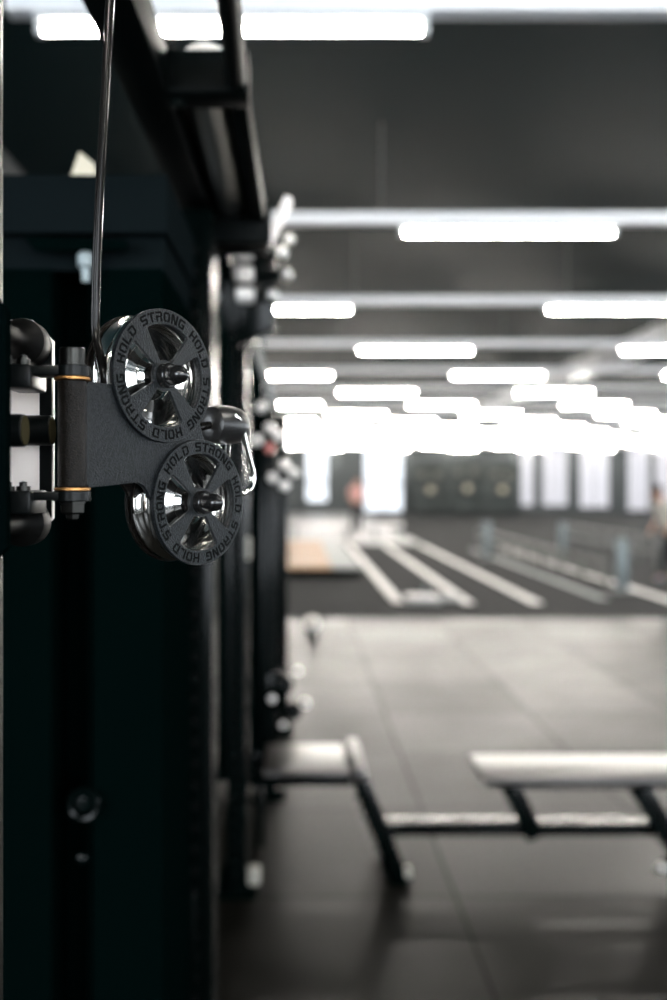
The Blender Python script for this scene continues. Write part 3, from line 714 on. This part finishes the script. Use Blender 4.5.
# pale benches behind the turf
for j, (p0, p1, Y, lab) in enumerate(((292, 350, 27.5, 'low pale box bench behind the wooden platform'), (372, 402, 28.5, 'low pale box bench below the bright far door'))):
    a = P(p0, 500, Y); b = P(p1, 500, Y)
    t = thing('box_bench', lab, 'bench', ((a.x+b.x)/2, Y, 0))
    MB().box((a.x, Y-.25, .30), (b.x, Y+.25, .42), .02).build('seat', M['lane'], t)
    for x in (a.x+.08, b.x-.08): MB().box((x-.05, Y-.2, 0), (x+.05, Y+.2, .2998), .01).build('leg', M['lane_grey'], t)
# storage racks on the far wall with balls
for j, (p0, p1, y0, lab) in enumerate(((414, 446, 462, 'tall dark storage rack by the far wall, leftmost of three'), (450, 484, 458, 'tall dark storage rack by the far wall, middle of three'), (488, 516, 462, 'tall dark storage rack by the far wall, nearest the narrow windows'))):
    Y = 47.5; a = P(p0, y0, Y); b = P(p1, y0, Y)
    t = thing('storage_rack', lab, 'storage rack', ((a.x+b.x)/2, Y, 0), None, 'storage racks along the far wall')
    for x in (a.x+.05, b.x-.05):
        for yy in (Y-.3, Y+.3): MB().box((x-.05, yy-.05, 0), (x+.05, yy+.05, a.z), .01).build('post', M['rack_grey'], t)
    for q in range(4):
        z = .25 + q*(a.z-.35)/3
        MB().box((a.x, Y-.35, z), (b.x, Y+.35, z+.06), .01).build('shelf', M['rack_grey'], t)
    MB().box((a.x, Y+.36, 0), (b.x, Y+.40, a.z), .004).build('back_panel', M['rack_grey'], t)
    for q, (fx, lv) in enumerate(((.25, 2), (.7, 2), (.5, 1))):
        z = .31 + lv*(a.z-.35)/3; r = .17
        o = MB().ball((a.x+(b.x-a.x)*fx, Y-.1, z+r), r, 16).build('exercise_ball', M['ball_dim'] if q < 2 else M['beige'])
        tag(o, '%s pale ball on the %s of the far racks' % (('left upper', 'right upper', 'lower')[q], ('leftmost', 'middle', 'rightmost')[j]), 'ball', 'pale balls on the far racks')

# ------------------------------------------------------------------ people
def skin_mesh(verts, edges, radii, root=0, sub=2):
    me = bpy.data.meshes.new('tmp'); me.from_pydata(verts, edges, [])
    o = bpy.data.objects.new('tmp', me); COL.objects.link(o)
    o.modifiers.new('s', 'SKIN').use_smooth_shade = True
    sv = me.skin_vertices[0].data
    for i, r in enumerate(radii): sv[i].radius = (r, r); sv[i].use_root = (i == root)
    o.modifiers.new('u', 'SUBSURF').levels = sub
    dg = bpy.context.evaluated_depsgraph_get(); dg.update()
    out = bpy.data.meshes.new_from_object(o.evaluated_get(dg))
    bpy.data.objects.remove(o); out.materials.clear(); return out
def person(loc, heading, label, shirt, stride, lean, s=1.0, arm=.2):
    R = Matrix.Translation(Vector(loc)) @ Matrix.Rotation(heading, 4, 'Z') @ Matrix.Scale(s, 4)
    T = lambda p: tuple(R @ Vector(p))
    t = thing('person', label, 'person', loc)
    ly = lambda z: -lean*max(0, z-.9)        # the body faces -Y
    v, e, r = [], [], []
    def add(p, rad, par=None):
        v.append(T(p)); r.append(rad*s)
        if par is not None: e.append((par, len(v)-1))
        return len(v)-1
    pel = add((0, 0, .95), .125)
    wst = add((0, ly(1.1), 1.1), .115, pel); ch = add((0, ly(1.3), 1.3), .135, wst)
    nk = add((0, ly(1.48), 1.48), .055, ch); hd = add((0, ly(1.56)-.02, 1.57), .085, nk); cr = add((0, ly(1.66)-.02, 1.68), .088, hd)
    add((0, ly(1.6)-.12, 1.595), .014, hd)       # nose
    for sd in (-1, 1): add((sd*.095, ly(1.6)-.01, 1.60), .012, hd)   # ears
    legs, arms = [], []
    for sd in (-1, 1):
        st = stride*sd
        h = add((sd*.09, 0, .90), .085, pel); k = add((sd*.095, -st*.35-.03, .50), .058, h)
        a = add((sd*.10, -st*.6+.02, .09), .036, k); toe = add((sd*.105, -st*.6-.13, .04), .035, a)
        legs.append((h, k, a, toe))
        sh = add((sd*.18, ly(1.42), 1.42), .055, ch); el = add((sd*.235, ly(1.15)+.03, 1.14), .042, sh)
        wr = add((sd*.24, ly(.95)-arm, .93 + arm*.5), .027, el); pm = add((sd*.24, ly(.95)-arm*1.25-.01, .85+arm*.5), .036, wr)
        arms.append((sh, el, wr))
        for f in range(4):
            dx = (f-1.5)*.019; L_ = (.065, .078, .072, .055)[f]
            k1 = add((sd*.24+dx*.3, ly(.95)-arm*1.3-.01+dx, .85+arm*.5-L_*.5), .010, pm)
            add((sd*.235+dx*.3, ly(.95)-arm*1.32-.025+dx, .85+arm*.5-L_), .008, k1)
        k1 = add((sd*.215, ly(.95)-arm*1.3-.04, .85+arm*.5), .011, pm); add((sd*.21, ly(.95)-arm*1.3-.055, .82+arm*.5), .009, k1)
    link_mesh('body', skin_mesh(v, e, r), M['skin'], t, 0)
    # shirt and trousers follow the body
    V, E, Rr = [v[pel], v[wst], v[ch], T((0, ly(1.44), 1.44))], [(0, 1), (1, 2), (2, 3)], [.14*s, .135*s, .155*s, .08*s]
    for a in arms:
        b = len(V); mid = tuple(Vector(v[a[0]]).lerp(Vector(v[a[1]]), .75))
        V += [v[a[0]], mid]; Rr += [.072*s, .062*s]; E += [(2, b), (b, b+1)]
    link_mesh('shirt', skin_mesh(V, E, Rr), shirt, t, 0)
    V, E, Rr = [T((0, 0, 1.02)), v[pel]], [(0, 1)], [.135*s, .145*s]
    for l in legs:
        b = len(V); V += [v[l[0]], v[l[1]], v[l[2]]]; Rr += [.10*s, .074*s, .055*s]; E += [(1, b), (b, b+1), (b+1, b+2)]
    link_mesh('trousers', skin_mesh(V, E, Rr), M['trousers'], t, 0)
    for l in legs:
        a, b = Vector(v[l[2]]), Vector(v[l[3]])
        link_mesh('shoe', skin_mesh([tuple(a + Vector((0, 0, -.035*s))), tuple((a+b)/2 + Vector((0, 0, -.01))), tuple(b)], [(0, 1), (1, 2)], [.05*s, .047*s, .042*s]), M['shoe'], t, 0)
    h = MB(); hc = Vector(v[cr]) + (R.to_3x3() @ Vector((0, .022, .015)))
    h.ball(hc, .108*s, 20, (.92, 1, .95)); h.build('hair', M['hair'], t)
q = P(356, 500, 30)
person((q.x, 30, 0), math.radians(25), 'distant person in a faded pink top standing by the bright door', M['shirt_pink'], .1, .05, 1.0, .25)
q = P(669, 500, 15.8)
person((q.x, 15.8, .0045), math.radians(-70), 'person in a pale grey top and black trousers at the right edge', M['shirt_grey'], .45, .35, .87, .15)

# ------------------------------------------------------------------ light from the sky, camera, colour
w = bpy.data.worlds.new('world'); S.world = w; w.use_nodes = True
w.node_tree.nodes['Background'].inputs[0].default_value = (.55, .68, .75, 1)
w.node_tree.nodes['Background'].inputs[1].default_value = .4
cd = bpy.data.cameras.new('camera'); cam = bpy.data.objects.new('camera', cd); COL.objects.link(cam)
cam.location = (0, 0, 1.6); cam.rotation_euler = (PI/2, 0, 0)
cd.sensor_fit = 'AUTO'; cd.sensor_width = 36; cd.lens = 36*F/1000
cd.shift_x = (333.5-295)/1000; cd.shift_y = (482-500)/1000
cd.clip_start = .05; cd.clip_end = 200
cd.dof.use_dof = True; cd.dof.focus_distance = .845; cd.dof.aperture_fstop = 2.7
S.camera = cam
S.view_settings.view_transform = 'Standard'; S.view_settings.look = 'None'
S.view_settings.exposure = 0.0; S.view_settings.gamma = 1.0; S.view_settings.use_curve_mapping = False
S.cycles.use_denoising = True
S.cycles.max_bounces = 8; S.cycles.caustics_reflective = True
S.cycles.sample_clamp_indirect = 12
